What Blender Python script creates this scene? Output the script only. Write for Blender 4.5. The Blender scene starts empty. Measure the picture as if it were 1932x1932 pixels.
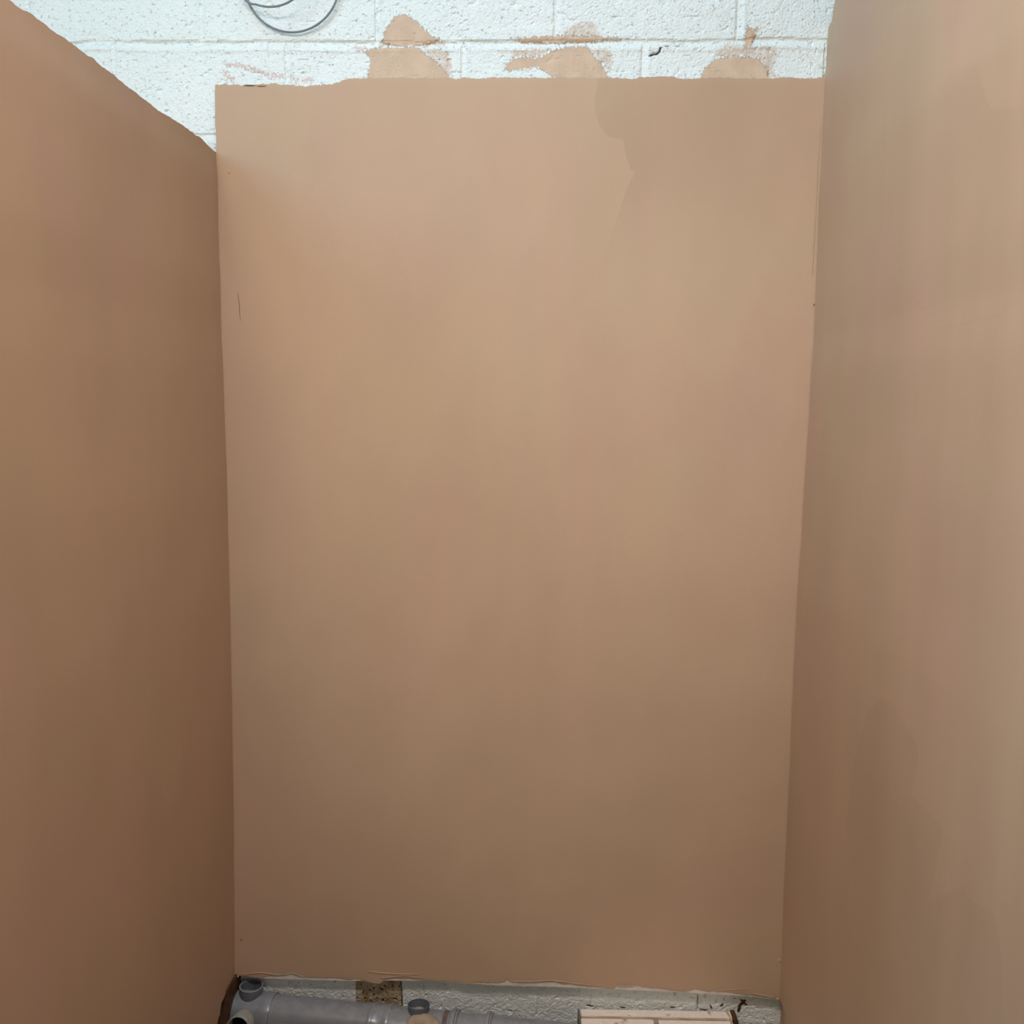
import bpy, bmesh, math, random
import numpy as np
from mathutils import Vector, Matrix

random.seed(7)
SC = bpy.context.scene
C = SC.collection

# ------------------------------------------------------------------ camera
F, D, H = 1681.18, 2.35284, 1.80
YAW, PITCH, ROLL = -0.0417094, 0.119159, 0.0123419
cy, sy = math.cos(YAW), math.sin(YAW)
fw = Vector((sy*math.cos(PITCH), cy*math.cos(PITCH), -math.sin(PITCH)))
r0 = Vector((cy, -sy, 0)); u0 = r0.cross(fw)
c_, s_ = math.cos(ROLL), math.sin(ROLL)
RT = c_*r0 + s_*u0
UP = -s_*r0 + c_*u0
cam = bpy.data.cameras.new('camera'); co = bpy.data.objects.new('camera', cam); C.objects.link(co)
cam.sensor_width = 36; cam.sensor_fit = 'HORIZONTAL'; cam.lens = 36*F/1932
cam.clip_start = 0.05; cam.clip_end = 100
m = Matrix((( RT.x, UP.x, -fw.x, 0), (RT.y, UP.y, -fw.y, -D), (RT.z, UP.z, -fw.z, H), (0, 0, 0, 1)))
co.matrix_world = m
SC.camera = co

# ------------------------------------------------------------------ light
SC.view_settings.view_transform = 'Standard'
SC.view_settings.look = 'None'
SC.view_settings.gamma = 1
SC.view_settings.use_curve_mapping = False
SC.view_settings.exposure = 0.0

w = bpy.data.worlds.new('hall_fill'); SC.world = w; w.use_nodes = True
nt = w.node_tree; bg = nt.nodes['Background']
tc = nt.nodes.new('ShaderNodeTexCoord'); sx = nt.nodes.new('ShaderNodeSeparateXYZ')
rp = nt.nodes.new('ShaderNodeValToRGB')
nt.links.new(tc.outputs['Generated'], sx.inputs[0]); nt.links.new(sx.outputs['Z'], rp.inputs[0])
nt.links.new(rp.outputs[0], bg.inputs[0])
e = rp.color_ramp.elements
e[0].position = 0.0; e[0].color = (1, .93, .75, 1)     # warm low ambient added in place of the unseen hall lighting
e[1].position = 0.35; e[1].color = (0, 0, 0, 1)          # black overhead, the added fills light from above
bg.inputs[1].default_value = 0.70

def area(name, loc, target, sx_, sy_, power, col=(1, .98, .95)):
    l = bpy.data.lights.new(name, 'AREA'); l.shape = 'RECTANGLE'; l.size = sx_; l.size_y = sy_
    l.energy = power; l.color = col
    o = bpy.data.objects.new(name, l); C.objects.link(o); o.location = loc
    o.rotation_euler = (Vector(target)-Vector(loc)).to_track_quat('-Z', 'Y').to_euler()
    return o
area('fill_left', (-1.2, -2.8, 4.1), (-.1, -.2, 1.2), .4, 1.4, 25, (1, .90, .72))  # added warm fill from upper left, stands in for unseen hall lighting
area('fill_bay', (-.1, -1.9, 3.4), (-.1, -1.9, 0), 1.1, .3, 41, (1, .85, .77))  # added overhead fill for the bay, its real source is unseen
area('fill_overhead', (-.1, -1.1, 4.3), (-.1, -1.1, 0), 1.2, 1.2, 22, (.40, .72, 1))  # added cool fill from above, brightens upward-facing surfaces
area('fill_cool_left', (-2.6, -2.6, 3.6), (.6, -.8, 1.8), .5, 1.4, 37, (.37, .70, 1))  # added cool fill from the left, no known opening there
lf = area('fill_front', (0, -5, 2.2), (0, 0, 1.6), 2.5, .6, 2.2, (.80, .90, 1))  # added narrow frontal fill for the middle of the panel, no known window
lf.data.spread = math.radians(36)

# ------------------------------------------------------------------ numeric helpers
def _h(ix, iy, seed):
    n = (ix*374761393 + iy*668265263 + seed*974634777) & 0xffffffff
    n = ((n ^ (n >> 13))*1274126177) & 0xffffffff
    return ((n ^ (n >> 16)) & 0xffff)/65535.0
def vnoise(x, y, seed=0):
    x = np.asarray(x, float); y = np.asarray(y, float)
    x, y = np.broadcast_arrays(x, y)
    ix = np.floor(x).astype(np.int64); iy = np.floor(y).astype(np.int64)
    fx = x-ix; fy = y-iy; fx = fx*fx*(3-2*fx); fy = fy*fy*(3-2*fy)
    a = _h(ix, iy, seed); b = _h(ix+1, iy, seed); c = _h(ix, iy+1, seed); d = _h(ix+1, iy+1, seed)
    return ((a*(1-fx)+b*fx)*(1-fy) + (c*(1-fx)+d*fx)*fy)*2-1
def fbm(x, y, seed=0, o=3):
    s = 0; a = 1; t = 0
    for k in range(o):
        s = s+a*vnoise(np.asarray(x)*2**k, np.asarray(y)*2**k, seed+k*17); t += a; a *= .5
    return s/t
def sstep(a, b, x):
    t = np.clip((x-a)/(b-a), 0, 1); return t*t*(3-2*t)
def interp(pts, xs):
    pts = sorted(pts); return np.interp(xs, [p[0] for p in pts], [p[1] for p in pts])

# where a sight line of the photograph meets one of the real planes of the bay (metres)
def ray(px, py):
    return RT*((px-966)/F) + UP*((966-py)/F) + fw
def on_wall(px, py, y=0.0):
    d = ray(px, py); t = (y+D)/d.y; return (d.x*t, H+d.z*t)
def on_side(px, py, x):
    d = ray(px, py); t = x/d.x; return (-D+d.y*t, H+d.z*t)

def sd_poly(X, Z, poly):
    """signed distance, positive inside"""
    P = np.array(poly); n = len(P)
    d = np.full(X.shape, 1e9); ins = np.zeros(X.shape, bool)
    for i in range(n):
        a = P[i]; b = P[(i+1) % n]; e_ = b-a
        wx = X-a[0]; wz = Z-a[1]
        t = np.clip((wx*e_[0]+wz*e_[1])/(e_@e_+1e-12), 0, 1)
        d = np.minimum(d, np.hypot(wx-t*e_[0], wz-t*e_[1]))
        c1 = (a[1] <= Z) != (b[1] <= Z)
        xs = a[0]+(Z-a[1])/(e_[1] if abs(e_[1]) > 1e-12 else 1e-12)*e_[0]
        ins ^= c1 & (X < xs)
    return np.where(ins, d, -d)
def sd_line(X, Z, pts, w_):
    P = np.array(pts); d = np.full(X.shape, 1e9)
    for i in range(len(P)-1):
        a = P[i]; e_ = P[i+1]-a
        wx = X-a[0]; wz = Z-a[1]
        t = np.clip((wx*e_[0]+wz*e_[1])/(e_@e_+1e-12), 0, 1)
        d = np.minimum(d, np.hypot(wx-t*e_[0], wz-t*e_[1]))
    return w_-d
def union(X, Z, items, base=-.05):
    out = np.full(X.shape, base)
    for s in items: out = np.maximum(out, s)
    return np.clip(out, -.05, .05)

# ------------------------------------------------------------------ material helpers
class NT:
    def __init__(s, name):
        s.m = bpy.data.materials.new(name); s.m.use_nodes = True
        s.t = s.m.node_tree; s.b = s.t.nodes['Principled BSDF']
    def n(s, typ, **kw):
        nd = s.t.nodes.new('ShaderNode'+typ)
        for k, v in kw.items(): setattr(nd, k, v)
        return nd
    def l(s, a, b): s.t.links.new(a, b)
    def val(s, x, sock):
        if isinstance(x, (int, float)): sock.default_value = x
        elif isinstance(x, tuple): sock.default_value = x if len(x) == len(sock.default_value) else (*x, 1)
        else: s.l(x, sock)
    def math(s, op, a, b=0.0, c=None):
        nd = s.n('Math', operation=op); s.val(a, nd.inputs[0]); s.val(b, nd.inputs[1])
        if c is not None: s.val(c, nd.inputs[2])
        return nd.outputs[0]
    def coord(s, scale=(1, 1, 1)):
        t = s.n('TexCoord'); mp = s.n('Mapping'); s.l(t.outputs['Object'], mp.inputs[0])
        mp.inputs['Scale'].default_value = scale; return mp.outputs[0]
    def noise(s, scale, detail=3, rough=.55, stretch=(1, 1, 1)):
        nd = s.n('TexNoise'); s.l(s.coord(stretch), nd.inputs['Vector'])
        nd.inputs['Scale'].default_value = scale; nd.inputs['Detail'].default_value = detail
        nd.inputs['Roughness'].default_value = rough; return nd.outputs[0]
    def attr(s, name):
        nd = s.n('Attribute'); nd.attribute_name = name; return nd.outputs['Fac']
    def ramp(s, x, a, b, lo=0., hi=1.):
        nd = s.n('MapRange'); nd.interpolation_type = 'SMOOTHSTEP'
        s.val(x, nd.inputs[0]); nd.inputs[1].default_value = a; nd.inputs[2].default_value = b
        nd.inputs[3].default_value = lo; nd.inputs[4].default_value = hi; return nd.outputs[0]
    def mix(s, f, a, b):
        nd = s.n('Mix', data_type='RGBA'); s.val(f, nd.inputs[0]); s.val(a, nd.inputs[6]); s.val(b, nd.inputs[7])
        return nd.outputs[2]
    def bump(s, h, strength=.3, dist=.002):
        nd = s.n('Bump'); s.val(h, nd.inputs['Height']); nd.inputs['Strength'].default_value = strength
        nd.inputs['Distance'].default_value = dist; s.l(nd.outputs[0], s.b.inputs['Normal']); return nd
    def out(s, col, rough=.6, spec=.4):
        s.val(col, s.b.inputs['Base Color']); s.val(rough, s.b.inputs['Roughness'])
        s.val(spec, s.b.inputs['Specular IOR Level']); return s.m

def mat_blocks():
    a = NT('white_painted_blockwork')
    fine = a.noise(170, 3, .6); mid = a.noise(420, 2, .5); big = a.noise(5, 3)
    spk = a.noise(110, 2, .5)
    base = a.mix(a.ramp(big, .35, .7), (.82, .90, .895), (.855, .915, .915))
    # greyer specks in the pits of the paint
    pit = a.ramp(spk, .69, .78)
    base = a.mix(a.math('MULTIPLY', pit, .35), base, (.45, .44, .42))
    film = a.math('ADD', a.attr('film'), a.math('MULTIPLY', a.math('SUBTRACT', fine, .5), .045))
    film = a.ramp(film, -.001, .005)
    base = a.mix(a.math('MULTIPLY', film, a.ramp(a.noise(60, 3), .35, .65, .45, .85)), base, (.66, .53, .43))
    sol = a.math('ADD', a.attr('solid'), a.math('MULTIPLY', a.math('SUBTRACT', fine, .5), .03))
    sol = a.ramp(sol, -.0012, .0012)
    tan = a.mix(a.ramp(a.noise(25, 4), .35, .7), (.59, .44, .32), (.65, .50, .37))
    base = a.mix(sol, base, tan)
    raw = a.math('ADD', a.attr('raw'), a.math('MULTIPLY', a.math('SUBTRACT', mid, .5), .004))
    raw = a.ramp(raw, -.001, .001)
    rawc = a.mix(a.ramp(a.noise(22, 4, .6, (1.6, 1, .5)), .35, .68), (.36, .26, .13), (.62, .52, .38))
    rawc = a.mix(a.ramp(spk, .60, .68), rawc, (.045, .025, .02))
    base = a.mix(raw, base, rawc)
    grime = a.ramp(a.math('ADD', a.attr('grime'), a.math('MULTIPLY', a.math('SUBTRACT', fine, .5), .006)), -.001, .001)
    base = a.mix(grime, base, (.10, .055, .035))
    pink = a.ramp(a.math('ADD', a.attr('pink'), a.math('MULTIPLY', a.math('SUBTRACT', fine, .5), .045)), -.001, .001)
    base = a.mix(a.math('MULTIPLY', pink, .8), base, (.70, .52, .48))
    crack = a.ramp(a.attr('crack'), -.0008, .0006)
    base = a.mix(crack, base, (.05, .05, .05))
    hh = a.math('ADD', a.math('MULTIPLY', fine, 1.0), a.math('MULTIPLY', mid, .4))
    hh = a.math('SUBTRACT', hh, a.math('MULTIPLY', a.ramp(spk, .62, .75), .8))
    hh = a.math('MULTIPLY', hh, a.math('SUBTRACT', 1.0, a.math('MULTIPLY', sol, .8)))
    a.bump(hh, .8, .0045)
    return a.out(base, .6, .3)

def mat_plaster(name, c1, c2, c3, streak, amt=1):
    a = NT(name)
    big = a.noise(1.7, 2, .5, (1, 1, .8)); big2 = a.noise(2.9, 2, .5, (1.2, 1.2, .55))
    st = a.noise(6.5, 4, .6, streak)
    gr = a.noise(900, 1, .5)
    col = a.mix(a.ramp(big, .36, .64), c1, c2)
    col = a.mix(a.math('MULTIPLY', a.ramp(big2, .48, .68), .7), col, c3)
    hs = a.n('HueSaturation'); a.l(col, hs.inputs['Color'])
    v = a.ramp(st, .3, .7, 1-.035*amt, 1+.035*amt)
    v = a.math('MULTIPLY', v, a.ramp(a.noise(3.4, 3, .55, (1, 1, .6)), .3, .7, .965, 1.03))
    v = a.math('MULTIPLY', v, a.ramp(gr, .3, .7, .975, 1.025))
    # damp trowel patches with their own outlines
    pm = a.math('MULTIPLY', a.ramp(a.attr('patch'), -.0022, .0022), a.attr('patch_weight'))
    v = a.math('MULTIPLY', v, a.math('SUBTRACT', 1.0, pm))
    a.l(v, hs.inputs['Value'])
    a.bump(a.math('ADD', st, a.math('MULTIPLY', gr, .05)), .05*amt, .004)
    rg = a.ramp(st, .3, .7, .50, .62)
    return a.out(hs.outputs[0], rg, .35)

def mat_simple(name, c1, c2=None, scale=30, rough=.6, spec=.4, bump=0, bs=200, stretch=(1, 1, 1), metallic=0):
    a = NT(name)
    c2 = c2 or tuple(x*.85 for x in c1)
    col = a.mix(a.ramp(a.noise(scale, 4, .6, stretch), .35, .68), c1, c2)
    if bump: a.bump(a.noise(bs, 3), bump, .002)
    a.b.inputs['Metallic'].default_value = metallic
    return a.out(col, rough, spec)

PL_BACK = mat_plaster('pink_finish_plaster', (.503, .345, .232), (.503, .357, .235), (.515, .340, .238), (1.2, 1, .6), .3)
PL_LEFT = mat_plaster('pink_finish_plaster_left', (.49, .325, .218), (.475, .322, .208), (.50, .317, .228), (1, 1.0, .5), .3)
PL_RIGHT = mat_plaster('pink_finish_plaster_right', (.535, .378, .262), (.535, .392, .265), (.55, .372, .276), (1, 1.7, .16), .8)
BLOCK = mat_blocks()
BOARD = mat_simple('plasterboard_paper', (.72, .68, .62), (.62, .57, .51), 40, .8, .2, .2, 300)
CONC = mat_simple('dusty_concrete', (.25, .20, .155), (.19, .155, .12), 6, .85, .2, .4, 60)

def mat_pvc():
    a = NT('dusty_grey_plastic')
    col = a.mix(a.ramp(a.noise(18, 4), .3, .7), (.165, .178, .192), (.20, .21, .222))
    nm = a.n('NewGeometry'); sp = a.n('SeparateXYZ'); a.l(nm.outputs['Normal'], sp.inputs[0])
    # settled plaster dust on the upper side
    dust = a.math('MULTIPLY', a.ramp(sp.outputs['Z'], .35, .95), a.ramp(a.noise(35, 4), .3, .7, .45, .75))
    col = a.mix(a.math('MULTIPLY', dust, .5), col, (.43, .45, .46))
    sp2 = a.ramp(a.noise(95, 2), .74, .77)
    col = a.mix(sp2, col, (.62, .60, .56))
    sp3 = a.ramp(a.noise(26, 2), .74, .755)
    col = a.mix(sp3, col, (.42, .29, .20))
    a.bump(a.noise(60, 3), .1, .001)
    return a.out(col, a.ramp(dust, 0, 1, .16, .34), .6)
PVC = mat_pvc()
PVC_IN = mat_simple('grey_plastic_clean', (.115, .13, .15), (.095, .11, .13), 30, .4, .5)
PVC_RIM = mat_simple('dusty_plastic_rim', (.36, .37, .37), (.28, .29, .29), 60, .6, .4)
DUSTY = mat_simple('plaster_dusted_plastic', (.42, .40, .35), (.30, .29, .27), 60, .8, .2, .3, 300)
DARK = mat_simple('shade_black', (.012, .011, .01), (.01, .01, .01), 30, .9, 0)  # near-black that paints shade into crate gaps and the socket bore
def mat_wood():
    a = NT('plaster_splashed_wood')
    n1 = a.noise(22, 5, .65); n2 = a.noise(75, 3, .6)
    wood = a.mix(a.ramp(a.noise(14, 4, .6, (1, 6, 6)), .3, .7), (.52, .40, .24), (.34, .22, .12))
    pl = a.mix(a.ramp(n2, .3, .7), (.93, .83, .74), (.86, .75, .65))
    col = a.mix(a.ramp(n1, .33, .40), wood, pl)
    col = a.mix(a.ramp(n2, .68, .74), col, (.36, .25, .17))
    a.bump(a.math('ADD', n1, n2), .35, .002)
    return a.out(col, .8, .2)
WOOD = mat_wood()
WOODRAW = mat_simple('bare_softwood', (.66, .48, .28), (.48, .31, .16), 20, .65, .3, .1, 100, (1, 5, 5))
WOODEDGE = mat_simple('pale_sawn_edge', (.80, .66, .50), (.62, .46, .30), 20, .65, .3, .1, 100, (1, 5, 5))
BROWN = mat_simple('dark_stained_wood', (.12, .055, .022), (.06, .028, .014), 30, .6, .3)
CABLE = mat_simple('grey_cable_sheath', (.17, .19, .20), (.21, .23, .24), 40, .45, .5)
DRY = mat_simple('dried_plaster', (.44, .34, .25), (.34, .26, .19), 50, .85, .2, .4, 150)
SCR = mat_simple('scratch_brown', (.26, .13, .085), (.20, .10, .06), 200, .8, .1)

# ------------------------------------------------------------------ mesh helpers
def finish(name, verts, faces, mat, parent=None, attrs=None, smooth=False, mats=None, mat_idx=None):
    me = bpy.data.meshes.new(name)
    me.from_pydata([tuple(v) for v in verts], [], [tuple(int(i) for i in f) for f in faces])
    for mm in (mats or [mat]): me.materials.append(mm)
    if attrs:
        for k, v in attrs.items():
            at = me.attributes.new(k, 'FLOAT', 'POINT')
            arr = np.zeros(len(verts), np.float32); arr[:len(v)] = v
            at.data.foreach_set('value', arr)
    if mat_idx is not None: me.polygons.foreach_set('material_index', mat_idx)
    if smooth: me.polygons.foreach_set('use_smooth', [True]*len(me.polygons))
    me.update()
    o = bpy.data.objects.new(name, me); C.objects.link(o)
    if parent: o.parent = parent
    return o
def crisp(o, ang=.6):
    bm = bmesh.new(); bm.from_mesh(o.data)
    for e2 in bm.edges:
        if len(e2.link_faces) == 2 and e2.calc_face_angle(0) > ang: e2.smooth = False
    bm.to_mesh(o.data); bm.free()
def tag(o, label=None, cat=None, group=None, kind=None):
    if label: o['label'] = label
    if cat: o['category'] = cat
    if group: o['group'] = group
    if kind: o['kind'] = kind
    return o
def empty(name, loc=(0, 0, 0)):
    o = bpy.data.objects.new(name, None); C.objects.link(o); o.location = loc
    o.empty_display_size = .05
    return o
def grid_faces(nr, nc, flip=False):
    i = np.arange(nr-1)[:, None]*nc+np.arange(nc-1)[None, :]
    q = np.stack([i, i+1, i+nc+1, i+nc], -1).reshape(-1, 4)
    return q[:, ::-1] if flip else q
def local(o_verts, origin):
    return [(v[0]-origin[0], v[1]-origin[1], v[2]-origin[2]) for v in o_verts]

class MB:
    """collects shapes that become ONE mesh object"""
    def __init__(s): s.v = []; s.f = []
    def add(s, vs, fs):
        b = len(s.v); s.v += [tuple(v) for v in vs]; s.f += [tuple(int(i)+b for i in f) for f in fs]
    def box(s, a, b, bev=0.0, mat=None):
        bm = bmesh.new(); bmesh.ops.create_cube(bm, size=1)
        for v in bm.verts:
            v.co = Vector([(a[i]+b[i])/2+v.co[i]*(b[i]-a[i]) for i in range(3)])
        if bev: bmesh.ops.bevel(bm, geom=bm.edges[:], offset=bev, segments=2, affect='EDGES')
        if mat is not None: bm.transform(mat)
        bm.verts.index_update()
        s.add([v.co[:] for v in bm.verts], [[v.index for v in f.verts] for f in bm.faces]); bm.free()
    def tube(s, pts, rad, n=8, caps=True):
        pts = [Vector(p) for p in pts]; vs = []; fs = []
        rads = rad if hasattr(rad, '__len__') else [rad]*len(pts)
        prev = None
        for i, p in enumerate(pts):
            t = (pts[min(i+1, len(pts)-1)]-pts[max(i-1, 0)]).normalized()
            if prev is None:
                a = t.orthogonal().normalized()
            else:
                a = (prev-t*prev.dot(t)).normalized()
            prev = a; b = t.cross(a)
            for k in range(n):
                th = 2*math.pi*k/n; vs.append(p+(a*math.cos(th)+b*math.sin(th))*rads[i])
        for i in range(len(pts)-1):
            for k in range(n):
                fs.append((i*n+k, i*n+(k+1) % n, (i+1)*n+(k+1) % n, (i+1)*n+k))
        if caps:
            fs.append(tuple(range(n))[::-1]); fs.append(tuple((len(pts)-1)*n+k for k in range(n)))
        s.add(vs, fs)
    def lathe(s, prof, origin, axis, n=48):
        """closed or open profile of (radius, height) turned about an axis"""
        ax = Vector(axis).normalized(); a = ax.orthogonal().normalized(); b = ax.cross(a); o = Vector(origin)
        vs = []; fs = []; m_ = len(prof)
        for (r, h) in prof:
            for k in range(n):
                th = 2*math.pi*k/n; vs.append(o+ax*h+(a*math.cos(th)+b*math.sin(th))*r)
        for i in range(m_-1):
            for k in range(n):
                fs.append((i*n+k, i*n+(k+1) % n, (i+1)*n+(k+1) % n, (i+1)*n+k))
        s.add(vs, fs)
    def blob(s, c, r, seed=0, sub=2, amp=.25):
        bm = bmesh.new(); bmesh.ops.create_icosphere(bm, subdivisions=sub, radius=1)
        rn = random.Random(seed); ph = [rn.uniform(0, 6) for _ in range(6)]
        for v in bm.verts:
            k = 1+amp*(math.sin(3*v.co.x+ph[0])+math.sin(4*v.co.y+ph[1])+math.sin(5*v.co.z+ph[2]))/2
            v.co = Vector((c[0]+v.co.x*r[0]*k, c[1]+v.co.y*r[1]*k, c[2]+v.co.z*r[2]*k))
        bm.verts.index_update()
        s.add([v.co[:] for v in bm.verts], [[v.index for v in f.verts] for f in bm.faces]); bm.free()
    def build(s, name, mat, parent=None, smooth=True, origin=(0, 0, 0), auto=True):
        o = finish(name, local(s.v, origin), s.f, mat, parent, smooth=smooth)
        if smooth and auto:
            bm = bmesh.new(); bm.from_mesh(o.data)
            bmesh.ops.recalc_face_normals(bm, faces=bm.faces)
            for ed in bm.edges:
                if len(ed.link_faces) == 2 and ed.calc_face_angle(0) > math.radians(35): ed.smooth = False
            bm.to_mesh(o.data); bm.free()
        return o

# ------------------------------------------------------------------ block wall (runs behind everything)
ZB = 2.701; PITCHX = .45; PITCHZ = .225
def block_axis(a, b, fine, step_f, step_c):
    xs = [a]
    while xs[-1] < b-1e-6:
        x = xs[-1]; st = step_f if any(p <= x < q for p, q in fine) else step_c
        nx = x+st
        for p, q in fine:
            if x < p < nx: nx = p
        xs.append(min(nx, b))
    return np.array(xs)
bx_ = block_axis(-2.2, 1.6, [(-1.46, .70)], .0034, .03)
bz_ = block_axis(-.02, 3.1, [(-.02, .185), (2.38, 2.86)], .0034, .03)
X, Z = np.meshgrid(bx_, bz_)
wob = fbm(X*6, Z*0+3.1, 5, 4)*.006
k = np.round((ZB-(Z+wob))/PITCHZ)
dz = (Z+wob)-(ZB-k*PITCHZ)                       # distance above the bed joint centre
top_rag = fbm(X*45, k*7.7, 9, 4)*.0035
bed = np.where(dz > -.012, sstep(.0100+top_rag, .0050+top_rag, dz), 0)*sstep(-.012, .006, dz)
bedd = -.0085*bed*(.75+.5*fbm(X*12, k*3.1, 15, 2))
course = np.floor((ZB-(Z+wob))/PITCHZ).astype(int)
off = np.where(course % 2 == 0, -1.1312, -1.3509)
wx = fbm(Z*7, course*3.3, 12, 3)*.0025
q = (X+wx-off)/PITCHX; dx = (q-np.round(q))*PITCHX
strength = .35+.65*_h(np.round(q).astype(int), course, 3)
perp = np.maximum(0, 1-(np.abs(dx)/.0095)**4)*strength
perpd = -.0048*perp*(1-.5*np.clip(dx/.009, -1, 1))
low = Z < .3
rough = fbm(X*150, Z*170, 21, 2)*np.where(low, .0014, .0008)+fbm(X*28, Z*28, 31, 3)*np.where(low, .0016, .0016)
pits = -np.maximum(0, vnoise(X*95, Z*130, 77)-.66)*np.where(low, .022, .014)
bead = .0026*np.exp(-((dz+.0155)/.0045)**2)*(.7+.6*fbm(X*15, k*2.2, 66, 2))
beadp = .0016*np.exp(-((dx-.0125)/.004)**2)*strength
DY = np.minimum(bedd, perpd)+bead*(1-perp)+beadp*(1-bed)+rough*(1-bed*.6)+pits

def W(pts, y=0.0): return [on_wall(px, py, y) for px, py in pts]
P_solid = [
 [(720,80),(733,47),(745,31),(765,27),(788,42),(802,58),(815,70),(832,75),(815,80),(790,86),(760,88),(735,84)],
 [(693,150),(699,115),(690,94),(722,90),(788,88),(800,100),(832,125),(853,152)],
 [(948,133),(965,112),(985,107),(1012,111),(1050,95),(1075,88),(1108,88),(1120,105),(1140,128),(1150,155),(1044,155),(1030,137),(1015,127),(990,131)],
 [(963,72),(1020,70),(1060,67),(1140,70),(1185,73),(1120,78),(1060,80),(990,80)],
 [(1318,155),(1332,126),(1350,112),(1385,106),(1430,110),(1447,130),(1453,155)],
 [(1404,88),(1408,62),(1412,48),(1420,60),(1432,50),(1424,70),(1416,92)],
]
P_film = [
 [(790,88),(845,88),(856,120),(856,152),(835,148),(800,105)],
 [(700,88),(720,78),(760,30),(790,38),(815,62),(842,76),(842,90),(700,95)],
 [(964,90),(1040,86),(1150,90),(1162,108),(1152,145),(1138,130),(1108,95),(1040,99),(1010,113),(960,114)],
 [(1058,74),(1066,52),(1090,40),(1115,35),(1131,48),(1134,68),(1120,76),(1085,78)],
 [(1345,110),(1352,92),(1366,80),(1405,80),(1462,86),(1476,102),(1462,128),(1476,150),(1440,152),(1425,112)],
]
P_white = [(925,136),(965,133),(990,130),(1014,126),(1024,136),(1046,146),(1046,160),(925,160)]
in_top = (Z > 2.55)
white = np.where(in_top, sd_poly(X, Z, W(P_white)), -.05)
solid = np.minimum(union(X, Z, [sd_poly(X, Z, W(p)) for p in P_solid]), -white)
film = union(X, Z, [sd_poly(X, Z, W(p)) for p in P_film] +
             [sd_line(X, Z, W(l), .004) for l in ([(665,49),(690,56),(700,70)], [(1305,18),(1340,28),(1386,38)], [(1445,53),(1485,63)], [(1532,142),(1537,128)])])
film = np.minimum(film, -white)
film = film-.004
pink = union(X, Z, [sd_line(X, Z, W(l), .0045) for l in ([(424,120),(450,124),(480,132),(505,140),(532,144)], [(424,138),(432,148),(440,150)], [(552,148),(560,150)], [(573,152),(588,150)], [(668,88),(690,96)])])
raw = union(X, Z, [sd_poly(X, Z, W([(671,1835),(758,1835),(760,1915),(671,1915)]))])
grime = union(X, Z, [sd_line(X, Z, W(l), w__) for l, w__ in (([(1405,1888),(1396,1897),(1394,1908)], .0045), ([(1398,1886),(1408,1896)], .003), ([(1360,1898),(1364,1894)], .003),
    ([(1340,1896),(1343,1903)], .0025), ([(1320,1905),(1334,1905)], .002), ([(1385,1884),(1386,1885)], .002), ([(1265,1901),(1274,1900)], .002), ([(756,1835),(759,1910)], .0022), ([(1170,1900),(1180,1902)], .002))])
crack = union(X, Z, [sd_line(X, Z, W(l), w__) for l, w__ in (([(1226,105),(1233,102),(1240,101),(1245,96),(1246,90)], .0022), ([(1246,90),(1258,86),(1270,88),(1290,84)], .0008),
    ([(1113,1868),(1113,1897)], .0009), ([(1108,1898),(1118,1899)], .0022), ([(1317,1880),(1317,1908)], .0008), ([(798,1856),(798,1876)], .0009))])
DY = np.where(raw > 0, DY-.0025, DY)
DY = np.where((solid > .001), DY*.35+.0004, DY)+np.where(white > 0, .0012, 0)
DY = DY-.004*np.clip((crack+.0015)/.0015, 0, 1)
verts = np.stack([X, -DY, Z], -1).reshape(-1, 3)      # bumps come towards -y
fc = grid_faces(len(bz_), len(bx_))
nb = len(verts)
cor = [(bx_[0], .12, bz_[0]), (bx_[-1], .12, bz_[0]), (bx_[-1], .12, bz_[-1]), (bx_[0], .12, bz_[-1])]
verts = list(map(tuple, verts))+cor
nc = len(bx_); nr = len(bz_)
rim = list(range(nc)), [r*nc+nc-1 for r in range(nr)], [(nr-1)*nc+i for i in range(nc)][::-1], [r*nc for r in range(nr)][::-1]
extra = [(nb+1, nb, *[]) for _ in ()]
faces = [tuple(f) for f in fc]
for kk, (row, (a, b)) in enumerate(zip(rim, ((nb, nb+1), (nb+1, nb+2), (nb+2, nb+3), (nb+3, nb)))):
    faces.append(tuple(row[::-1])+(a, b))
faces.append((nb, nb+3, nb+2, nb+1))
wb = finish('wall_back', verts, faces, BLOCK, attrs=dict(solid=solid.ravel(), film=film.ravel(), pink=pink.ravel(), raw=raw.ravel(), grime=grime.ravel(), crack=crack.ravel()), smooth=False)
tag(wb, 'white painted concrete block wall behind the plastered panel, smeared with plaster along its top', kind='structure')

# ------------------------------------------------------------------ floor
fl = MB(); fl.box((-2.4, -4.2, -.1), (2.2, .12, .012)); f_ = fl.build('floor', CONC, smooth=False)
tag(f_, 'dusty grey concrete floor', kind='structure')

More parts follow.
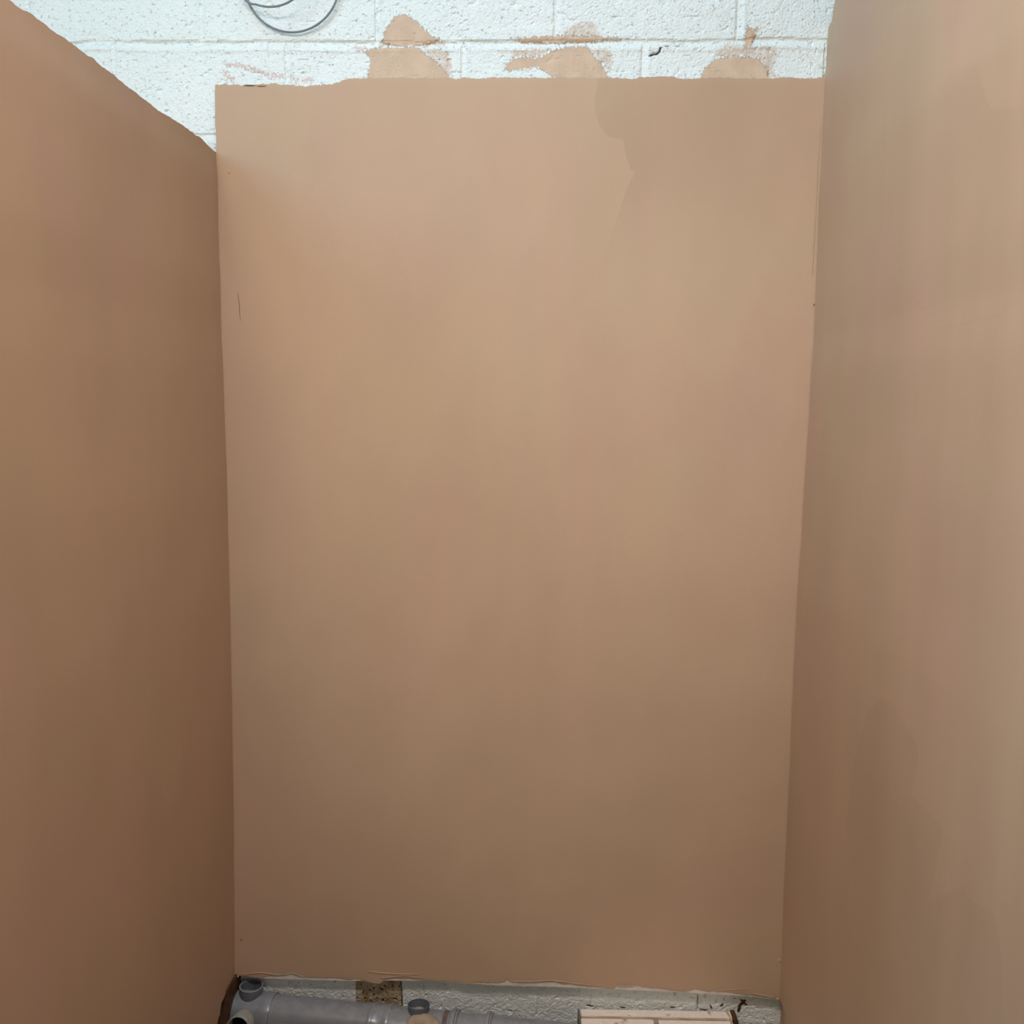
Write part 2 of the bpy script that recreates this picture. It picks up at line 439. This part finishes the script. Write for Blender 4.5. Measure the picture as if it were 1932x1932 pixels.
# ------------------------------------------------------------------ plastered panel on the back wall
YF = -.030                                    # face of the skim coat
XL0, XR0, ZBOT, ZTOP = -.860, .657, .174, 2.605
Lpx = [(405,160),(405.5,200),(405,232),(408,262),(407,300),(410,340),(411,420),(416,540),(417,620),(421,700),(424,800),(428,900),(430,1000),(433,1100),(435,1200),(438,1350),(441,1550),(442,1700),(443,1840)]
Rpx = [(1557,147),(1553,220),(1550,290),(1545,360),(1541,480),(1537,570),(1535,640),(1530,700),(1526,780),(1519,880),(1512,1000),(1505,1100),(1501,1180),(1497,1260),(1494,1340),(1491,1420),(1480,1650),(1475,1800),(1471,1884)]
Lm = [on_wall(a, b, YF) for a, b in Lpx]; Rm = [on_wall(a, b, YF) for a, b in Rpx]
def xl(z): return interp([(p[1], p[0]) for p in Lm], z)
def xr(z): return interp([(p[1], p[0]) for p in Rm], z)
TopPx = [(404,160),(425,158),(450,160),(475,160),(520,157),(530,160),(580,162),(625,158),(640,155),(650,149),(690,147),(760,146),(820,147),(850,146),(856,150),(868,147),(880,145),(895,149),(930,146),(1000,146),(1050,146),(1120,147),(1160,146),(1190,149),(1205,146),(1255,144),(1268,144),(1275,148),(1305,149),(1345,146),(1400,148),(1460,148),(1470,146),(1490,146),(1510,148),(1535,148),(1557,145)]
BotPx = [(443,1840),(449,1844),(455,1841),(470,1842),(498,1846),(505,1842),(520,1841),(540,1839),(548,1836),(555,1837),(565,1842),(600,1845),(640,1845),(662,1849),(672,1846),(690,1850),(704,1855),(716,1857),(724,1854),(729,1848),(745,1846),(775,1846),(810,1850),(860,1852),(885,1857),(900,1853),(940,1854),(953,1852),(956,1847),(965,1851),(985,1852),(1010,1851),(1050,1853),(1062,1857),(1072,1856),(1095,1859),(1120,1862),(1155,1867),(1162,1859),(1200,1859),(1215,1862),(1232,1863),(1290,1871),(1300,1867),(1308,1865),(1330,1869),(1350,1869),(1370,1871),(1400,1876),(1430,1878),(1452,1880),(1463,1885),(1471,1884)]
T_ = sorted(on_wall(a, b, YF) for a, b in TopPx); B_ = sorted(on_wall(a, b, YF) for a, b in BotPx)
nu, nv = 520, 230
us = np.linspace(0, 1, nu)
vs_ = np.unique(np.concatenate([np.linspace(0, .02, 8), np.linspace(.02, .98, nv-16), np.linspace(.98, 1, 8)]))
nv = len(vs_)
U, V = np.meshgrid(us, vs_)
xnom = XL0+(XR0-XL0)*us
def prof(tab, xs, seed, amp):
    return np.interp(xs, [p[0] for p in tab], [p[1] for p in tab])+fbm(xs*220, xs*0, seed, 2)*amp
zt = prof(T_, xnom, 41, .0024); zb = prof(B_, xnom, 43, .0011)
Zp = zb[None, :]+(zt-zb)[None, :]*V
lx = xl(Zp)+fbm(Zp*110, Zp*0, 51, 3)*.0016; rx = xr(Zp)+.002
Xp = lx+(rx-lx)*U
edge = np.minimum(np.minimum(Xp-lx, (rx-Xp)*3), np.minimum(Zp-zb[None, :], zt[None, :]-Zp))
Yp = YF+fbm(Xp*3.2, Zp*1.9, 61, 3)*.0016+.0006*(1-sstep(0, .004, edge))
# a scooped trowel edge at the upper right, where one pass overlaps the other
bp = W([(1130,140),(1121,200),(1130,235),(1146,257),(1176,264),(1180,290),(1190,322),(1200,324),(1188,345),(1172,385),(1130,520),(1110,700),(1300,1000),(1600,1000),(1560,140)], YF)
patch = union(Xp, Zp, [sd_poly(Xp, Zp, bp)])
cx_, cz_ = on_wall(1150, 240, YF); c2x, c2z = on_wall(1190, 345, YF)
pw = .09*np.exp(-((Xp-cx_-.1)**2/.22+(Zp-cz_)**2/.06))+.03*np.exp(-((Xp-c2x)**2+(Zp-c2z)**2)/.012)
bp2 = W([(1205,1760),(1215,1690),(1290,1620),(1380,1585),(1480,1560),(1480,1900),(1200,1900)], YF)
p2 = sd_poly(Xp, Zp, bp2); c3 = on_wall(1400, 1690, YF)
patch = np.maximum(patch, np.clip(p2, -.05, .05))
pw = pw+.05*np.exp(-((Xp-c3[0])**2+(Zp-c3[1])**2)/.03)*sstep(-.05, .06, p2)
pv = np.stack([Xp, Yp, Zp], -1).reshape(-1, 3)
loop = [i for i in range(nu)]+[r*nu+nu-1 for r in range(1, nv)]+[(nv-1)*nu+i for i in range(nu-2, -1, -1)]+[r*nu for r in range(nv-2, 0, -1)]
back = pv[loop].copy(); back[:, 1] = YF+.0045
pf = [tuple(f) for f in grid_faces(nv, nu)]
nb = len(pv); L_ = len(loop)
for i in range(L_):
    j = (i+1) % L_; pf.append((loop[j], loop[i], nb+i, nb+j))
allv = list(map(tuple, pv))+list(map(tuple, back))
sk = MB(); sk.v = allv; sk.f = pf
# trowelled lips, ridges and crumbs that belong to the skim
def ridge(pts, r, y=YF, seed=0, n=6):
    P = [on_wall(a, b, y) for a, b in pts]; out = []; rr = []
    d = np.r_[0, np.cumsum([math.dist(P[i], P[i+1]) for i in range(len(P)-1)])]
    N = max(6, int(d[-1]/.004)); s = np.linspace(0, d[-1], N)
    xs = np.interp(s, d, [p[0] for p in P]); zs = np.interp(s, d, [p[1] for p in P])+fbm(s*120, s*0, seed+90)*.0008
    for i in range(N):
        tp = min(1, i/3, (N-1-i)/3)
        rr.append(r*(.35+.65*tp)*(1+.35*float(vnoise(s[i]*90, 0, seed)))); out.append((xs[i], y+r*.25, zs[i]))
    sk.tube(out, rr, n)
ridge(Lpx[6:], .0016, YF-.0005, 1)
ridge(Rpx[2:-2], .0014, YF-.0005, 2)
ridge([(1548,232),(1544,300),(1536,450),(1532,520)], .0010, YF-.001, 3)
ridge([(693,1833),(720,1836),(760,1838),(790,1838)], .0013, YF-.001, 4)
ridge([(716,1845),(735,1844),(765,1841),(795,1845)], .0013, YF-.001, 5)
ridge([(453,1839),(490,1835),(520,1839),(538,1838),(550,1835),(560,1839),(575,1843)], .0014, YF-.001, 6)
ridge([(958,1846),(965,1851),(1000,1852),(1040,1850),(1090,1856),(1120,1860)], .0013, YF-.001, 7)
ridge([(1350,1870),(1380,1867),(1408,1866),(1416,1869)], .0010, YF-.001, 8)
ridge([(1420,1874),(1440,1878),(1458,1881),(1466,1888)], .0015, YF-.001, 9)
ridge([(1162,1859),(1180,1860),(1200,1858)], .0012, YF-.001, 10)
ridge([(870,1856),(890,1855),(920,1858),(1000,1861)], .0009, YF-.001, 11)
for (px, py, r, sd) in [(1470,1812,.0045,1),(1467,1885,.0042,2),(1535,576,.0028,3),(665,1289,.0030,4),(1493,1338,.0022,5),(441,1478,.0020,6),(436,1273,.0020,7),(426,805,.0022,8),(432,326,.0025,9),(437,1340,.0016,10),(1536,560,.0016,11),(449,1842,.0035,12)]:
    x, z = on_wall(px, py, YF); sk.blob((x, YF, z), (r, r*.55, r*.8), sd)
root = empty('plastered_panel', (-.1, -.03, ZBOT))
o = finish('plaster_skim', local(sk.v, root.location), sk.f, PL_BACK, root, attrs=dict(patch=patch.ravel(), patch_weight=pw.ravel()), smooth=True); crisp(o)
tag(o, 'smooth pink-brown plaster coat with ragged edges')
# plasterboard behind: its bare paper shows where the skim has broken away along the bottom
bb = MB()
bp_ = [on_wall(a, b, YF+.0035) for a, b in [(499,1846),(655,1851),(720,1850),(797,1850.5),(860,1854),(915,1857.5),(1046,1862),(1133,1865.5),(1197,1868),(1300,1873),(1424,1880.5),(1462,1886)]]
out_ = [(-.862, bp_[0][1]+.006), (-.80, bp_[0][1]+.003)]+bp_+[(.658, bp_[-1][1]+.002), (.658, ZTOP-.006), (-.862, ZTOP-.022)]
n6 = len(out_)
vsb = [(x, YF+.0035, z) for x, z in out_]+[(x, -.0045, z) for x, z in out_]
bb.add(vsb, [tuple(range(n6)), tuple(range(n6, 2*n6))[::-1]]+[(i, i+n6, (i+1) % n6+n6, (i+1) % n6) for i in range(n6)])
o = bb.build('plasterboard', BOARD, root, smooth=False, origin=root.location)
tag(o, 'pale bare board paper showing along the bottom edge')
def mark(name, mb, label):
    tag(mb.build(name, SCR, root, origin=root.location), label)
sc = MB(); P = [on_wall(a, b, YF) for a, b in [(449,551),(450,562),(452,578),(452,590),(454,606)]]
sc.tube([(x, YF-.0002, z) for x, z in P], [.0003, .0007, .0009, .0008, .0003], 6)
mark('scratch', sc, 'thin dark upright scratch')
for (px, py, r_) in [(455, 1773, (.0035, .001, .0018)), (1536, 575, (.0022, .0030, .003)), (470, 161, (.016, .0006, .0012)), (494, 162.5, (.012, .0005, .0010))]:
    x, z = on_wall(px, py, YF); sc = MB(); sc.blob((x, YF-.0005, z), r_, int(px))
    mark('nick', sc, 'small dark nick')
tag(root, 'tall pink-brown plastered board fixed to the white block wall between the two side partitions', 'wall panel')

# ------------------------------------------------------------------ side partitions
def side_wall(name, xf, sign, ys, zbot, ztop, mat, label, patches, seed, thick=.1):
    """sign +1: face looks to +x (left partition); ys from the back wall towards the camera"""
    vv = np.concatenate([np.linspace(0, .047, 6), np.linspace(.05, .068, 16), np.linspace(.072, 1, 190)]); nv = len(vv)
    zt_ = ztop(ys); zb_ = zbot(ys)
    Zs = zb_[None, :]+(zt_-zb_)[None, :]*vv[:, None]
    Ys = np.broadcast_to(ys[None, :], Zs.shape)
    Xs = xf(Zs, Ys)+sign*fbm(Ys*2.5, Zs*1.6, seed, 3)*.0015*sstep(0, .15, -Ys)
    ed = np.minimum(zt_[None, :]-Zs, Zs-zb_[None, :])
    Xs = Xs-sign*.0006*(1-sstep(0, .004, ed))
    pa, pw_ = patches(Ys, Zs)
    pv = np.stack([Xs, Ys, Zs], -1).reshape(-1, 3); nu = len(ys)
    f = [tuple(q_) for q_ in grid_faces(nv, nu, flip=(sign < 0))]
    loop = [i for i in range(nu)]+[r*nu+nu-1 for r in range(1, nv)]+[(nv-1)*nu+i for i in range(nu-2, -1, -1)]+[r*nu for r in range(nv-2, 0, -1)]
    bk = pv[loop].copy(); bk[:, 0] = bk[:, 0]-sign*thick; nb = len(pv); L_ = len(loop)
    for i in range(L_):
        j = (i+1) % L_
        f.append((loop[j], loop[i], nb+i, nb+j) if sign > 0 else (loop[i], loop[j], nb+j, nb+i))
    f.append(tuple(nb+i for i in range(L_))[::-1] if sign > 0 else tuple(nb+i for i in range(L_)))
    o = finish(name, list(map(tuple, pv))+list(map(tuple, bk)), f, mat, attrs=dict(patch=pa.ravel(), patch_weight=pw_.ravel()))
    me = o.data; me.polygons.foreach_set('use_smooth', [True]*len(f)); me.update()
    bm = bmesh.new(); bm.from_mesh(me)
    bmesh.ops.recalc_face_normals(bm, faces=bm.faces)
    for e2 in bm.edges:
        if len(e2.link_faces) == 2 and e2.calc_face_angle(0) > .7: e2.smooth = False
    bm.to_mesh(me); bm.free()
    tag(o, label, kind='structure')
    return o

ysL = -np.concatenate([np.linspace(.0, .25, 70), np.linspace(.255, 1.7, 260)])
LT = [on_side(a, b, XL0) for a, b in [(405,285),(392,273),(378,258),(370,255),(362,248),(340,233),(320,220),(300,208),(288,198),(270,184),(262,178),(240,162),(232,155),(215,140),(200,130),(187,121),(178,110),(165,104),(152,94),(140,84),(120,70),(100,57),(85,45),(70,34),(60,25),(45,18),(32,10),(18,-1)]]
LT = [(min(p[0], 0), p[1]) for p in LT]; LT.append((-1.7, LT[-1][1]+.01)); LT.append((0.0, LT[0][1]))
LB = [on_side(a, b, XL0-.006) for a, b in [(443,1843),(441,1850),(437,1856),(430,1868),(426,1880),(420,1892),(418,1905),(417,1915),(415,1918),(412,1932)]]
LB.append((-.21, .13)); LB.append((-1.7, .11)); LB.append((0.0, .196))
side_wall('wall_left', lambda z, y: xl(z)+.0008, 1, ysL, lambda y: interp(LB, y)+fbm(y*160, y*0, 71)*.0025, lambda y: interp(LT, y)+fbm(y*120, y*0, 73)*.0014, PL_LEFT,
          'left plastered partition with a ragged top edge', lambda Y_, Z_: (np.full(Y_.shape, -.05), np.zeros(Y_.shape)), 81, thick=.16)
bs = MB(); bs.box((-1.03, -.10, .012), (-.862, -.003, .185)); o = bs.build('corner_shade', BROWN, bpy.data.objects['wall_left'], smooth=False)  # added dark block stands in for the shadow at the partition's back corner

ysR = -np.concatenate([np.linspace(.0, .25, 70), np.linspace(.255, 1.7, 260)])
def right_patches(Y_, Z_):
    S = lambda pts: [on_side(a, b, XR0) for a, b in pts]
    p1 = sd_poly(Y_, Z_, S([(1612,1440),(1640,1340),(1665,1318),(1688,1325),(1705,1360),(1738,1410),(1735,1450),(1720,1500),(1700,1600),(1690,1680),(1640,1700),(1615,1700),(1595,1560)]))
    p2 = sd_poly(Y_, Z_, S([(1700,1960),(1715,1830),(1740,1760),(1752,1705),(1795,1682),(1818,1672),(1838,1700),(1878,1725),(1892,1790),(1893,1960)]))
    p3 = sd_poly(Y_, Z_, S([(1600,1960),(1625,1600),(1650,1520),(1700,1480),(1785,1560),(1745,1740),(1700,1960)]))
    p4 = sd_poly(Y_, Z_, S([(1560,1960),(1560,500),(1640,300),(1700,150),(1845,120),(1855,165),(1868,205),(2000,200),(2100,900),(2100,1960)]))
    items = [(p1, .055), (p2, .06), (p3, .05)]
    pa = union(Y_, Z_, [i for i, _ in items])
    c4 = on_side(1858, 185, XR0); near4 = ((Y_-c4[0])/.16)**2+((Z_-c4[1])/.14)**2
    pa = np.where(near4 < 6, np.clip(p4, -.05, .05), pa)
    wgt = np.zeros(Y_.shape)+.05
    # tongues fade out downwards
    c = on_side(1670, 1350, XR0); c2 = on_side(1830, 1700, XR0)
    wgt = .065*np.exp(-np.maximum(0, c[1]-Z_)/.35)*(Z_ > c2[1]+.03)+.06*np.exp(-np.maximum(0, c2[1]-Z_)/.25)*(Z_ <= c2[1]+.03)
    wgt = np.where(near4 < 6, .055*np.exp(-near4), wgt)
    return pa, wgt
RT_ = [(0.0, 2.735), (-.035, 2.738), (-.048, 2.748), (-.062, 2.757), (-.078, 2.766), (-.12, 2.775), (-.4, 2.785), (-1.7, 2.80)]
def xf_right(z, y):
    base = xr(z)
    low_ = 1-sstep(.166, .174, z)
    high = sstep(2.60, 2.64, z)
    return base+.013*low_*(1-sstep(.02, .10, -y))+.009*high*(1-sstep(.02, .08, -y))
side_wall('wall_right', xf_right, -1, ysR, lambda y: y*0+.012, lambda y: interp(RT_, y)+fbm(y*130, y*0, 75)*.002, PL_RIGHT,
          'right plastered partition, tallest of the bay', right_patches, 83)

# ------------------------------------------------------------------ grey soil pipe under the panel
ZP = .078
def pc(x): return Vector((x, -.050-(x+.7456)*.085, ZP))
AX = (pc(.09)-pc(-.8)).normalized()
root = empty('drain_pipe', (-.4, pc(-.4).y, .012))
O = root.location
def sleeve(name, xa, xb, r, mat, rin=None, bev=.002, rim=None):
    L = (pc(xb)-pc(xa)).length; rin = rin or r-.003
    m_ = MB(); m_.lathe([(rin, 0), (r-bev, 0), (r, bev), (r, L-bev), (r-bev, L), (rin, L), (rin, 0)], pc(xa), AX, 64)
    return m_.build(name, mat, root, origin=O)
sleeve('pipe', -.868, .094, .055, PVC, .0515)
# moulded branch fitting at the left end, with two branch sockets
xs0 = pc(-.878)
prof_ = [(.050, 0), (.0535, 0), (.0565, .002), (.058, .006), (.058, .024), (.0572, .0245), (.0572, .0260), (.058, .0265), (.058, .088), (.0575, .0885)]
prof_ += [(.0578, .094), (.0592, .098), (.0592, .124), (.058, .127), (.0553, .127)]
m_ = MB(); m_.lathe(prof_, xs0, AX, 64); fit = m_.build('branch_fitting', PVC, root, origin=O)
def socket(base, direction, r, length, mat, start=.045, wall_=.0028):
    d = Vector(direction).normalized()
    m_ = MB(); m_.lathe([(r-.002, start), (r, length-.001), (r-.0006, length), (r-wall_+.0006, length), (r-wall_, length-.001), (r-wall_, start), (r-.002, start)], base, d, 48)
    o = m_.build('socket', mat, root, origin=O)
    rimm = PVC_RIM if base.x < -.6 else PVC_IN
    k_ = MB(); k_.lathe([(r-wall_, length-.002), (r-wall_, length+.0003), (r, length+.0003), (r+.0004, length-.002), (r-wall_, length-.002)], base, d, 48)
    k_.build('socket_rim', rimm, o, origin=O) if mat is PVC_IN else None
    return o
s1 = socket(pc(-.822), (0.02, .10, 1), .0325, .079, PVC_IN)
s2 = socket(pc(-.820), (-.06, -1, .22), .033, .096, DUSTY)
k_ = MB(); k_.lathe([(0.0001, .060), (.0295, .060)], pc(-.820), Vector((-.06, -1, .22)), 48); k_.build('bore_shade', DARK, s2, origin=O)  # near-black disc paints the shade inside the front socket
s3 = socket(pc(-.337), (0.0, .17, 1), .0305, .070, PVC_IN)
k_ = MB(); k_.blob(tuple(pc(-.337)+Vector((0, .004, .056))), (.018, .014, .0035), 8); k_.build('plaster_crumb', DRY, s3, origin=O)
# socketed coupling and the seal rings
m_ = MB(); m_.lathe([(.0550, 0), (.0575, .001), (.0585, .004), (.0585, .012), (.0572, .014), (.0572, .046), (.0582, .048), (.0582, .058), (.0568, .061), (.055, .061)], pc(-.474), AX, 64)
m_.build('coupling', PVC, root, origin=O)
for xa, w_ in ((-.247, .021), (-.150, .018)):
    m_ = MB(); m_.lathe([(.0550, 0), (.0610, .001), (.0625, .003), (.0625, w_*.62), (.0605, w_*.68), (.0618, w_*.75), (.0618, w_-.002), (.0600, w_), (.0550, w_)], pc(xa), AX, 64)
    m_.build('seal_ring', PVC, root, origin=O)
m_ = MB(); m_.lathe([(.0552, 0), (.0556, .0008), (.0556, .012), (.0552, .013)], pc(-.266), AX, 64)
bd = m_.build('stain_band', mat_simple('brown_tape_residue', (.19, .14, .11), (.13, .10, .09), 60, .7, .2), root, origin=O)
tag(bd, 'brownish stained band')
tag(root, 'dusty grey plastic drain pipe with upright sockets on the floor below the plastered panel', 'pipe')
# dried plaster dropped over the pipe
lump = MB()
c = pc(-.318)
N1, N2 = 26, 16; vv = []; ff = []
for i in range(N1):
    for j in range(N2):
        a = (i/(N1-1)-.5)*2; b = j/(N2-1)
        prof2 = math.sqrt(max(0, 1-a*a))
        th = math.radians(8+(1-prof2)*40+b*70*max(.15, prof2))      # wraps forward around the pipe
        rr = .0555+.010*prof2*math.sin(math.pi*min(1, b*1.2+.12))*(1+.2*float(vnoise(i*.4, j*.4, 5)))
        p = c+AX*(a*.048)+Vector((0, -math.sin(th), math.cos(th)))*rr
        vv.append(tuple(p))
ff = [tuple(q_) for q_ in grid_faces(N1, N2)]
lump.add(vv, ff)
lo = lump.build('plaster_lump', DRY, root, origin=O)
sm = lo.modifiers.new('thickness', 'SOLIDIFY'); sm.thickness = .003; sm.offset = 0
tag(lo, 'tan lump of dried plaster')

# ------------------------------------------------------------------ splashed timber crate at the lower right
ang = math.radians(2.0)
M_ = Matrix.Translation((.110, -.029, 0)) @ Matrix.Rotation(ang, 4, 'Z')
root = empty('wooden_crate', (0.11, -.029, .012)); O = root.location
def bxp(name, a, b, mat, bev=.0015, parent=None, rot=None):
    m_ = MB(); m_.box(a, b, bev, M_ @ rot if rot else M_); return m_.build(name, mat, parent or root, origin=O)
ZT = .120
bxp('back_rail', (.003, -.0295, .014), (.424, .0, ZT+.001), WOOD)
bxp('rail_edge', (.004, -.0306, ZT-.006), (.405, -.0290, ZT+.0014), WOODEDGE, .0004)
bxp('rail_gap_shade', (.003, -.044, ZT-.034), (.412, -.0305, ZT-.017), DARK)  # added dark strip paints the shade line between rail and top boards
bxp('top_board', (.001, -.36, ZT-.016), (.2010, -.0350, ZT-.001), WOOD)
bxp('top_board', (.2150, -.36, ZT-.016), (.414, -.0350, ZT-.002), WOOD)
sp = bxp('side_panel', (-.0055, -.36, .012), (-.0005, -.002, ZT+.004), mat_simple('grey_weathered_edge', (.22, .18, .16), (.12, .09, .08), 60, .8, .2))
bxp('side_panel', (.4165, -.36, .012), (.4225, -.031, ZT-.004), BROWN)
bxp('board_gap_shade', (.17, -.355, ZT-.062), (.25, -.034, ZT-.045), DARK)  # added dark slab paints shade into the gap between the boards
bxp('front_panel', (.0, -.368, .012), (.422, -.361, ZT-.004), WOOD)
st_ = MB(); st_.tube([M_ @ Vector(v) for v in [(.408, .001, ZT+.006), (.4125, -.012, ZT+.004), (.416, -.032, ZT+.001), (.417, -.10, ZT-.003)]], [.001, .0022, .0025, .002], 8)
st_.build('splinter', WOODRAW, root, origin=O)
wd = MB(); wd.box((.421, -.045, .05), (.434, .002, ZT+.006), .002, M_)
wd.build('corner_block', BROWN, root, origin=O)
tag(root, 'wooden crate splashed with pinkish plaster at the foot of the block wall', 'crate')

# ------------------------------------------------------------------ loops of thin grey cable hanging on the block wall
cb = MB(); pts = []
def wp(px, py, y): 
    x, z = on_wall(px, py, y); return (x, y, z)
for i in range(0, 73):                                   # outer loop, close to the wall
    th = math.radians(150-i*5)                           # starts upper left, runs over the top and down the right side
    pts.append(wp(551+89.5*math.cos(th)*1.0, -34-95*math.sin(th), -.009-.004*math.cos(th)))
last = len(pts)
for i in range(1, 60):                                   # inner loop, standing further off
    th = math.radians(150-360-i*5.5)
    k2 = min(1, i/18)
    cx1, cy1, rx1, ry1 = 551-42*k2, -34-26*k2, 89.5-16*k2, 95-22*k2
    # runs the other way round, below the outer loop's top
    th2 = math.radians(150+i*5.5)
    pts.append(wp(cx1+rx1*math.cos(th2), cy1-ry1*math.sin(th2), -.011-.012*k2-.030*max(0, math.cos(th2+.3))*k2))
cb.tube(pts, .0026, 10)
cbo = cb.build('cable_loop', CABLE, None, origin=pts[0]); cbo.location = pts[0]
tag(cbo, 'thin grey cable hanging in loops on the white block wall above the plastered panel', 'cable')
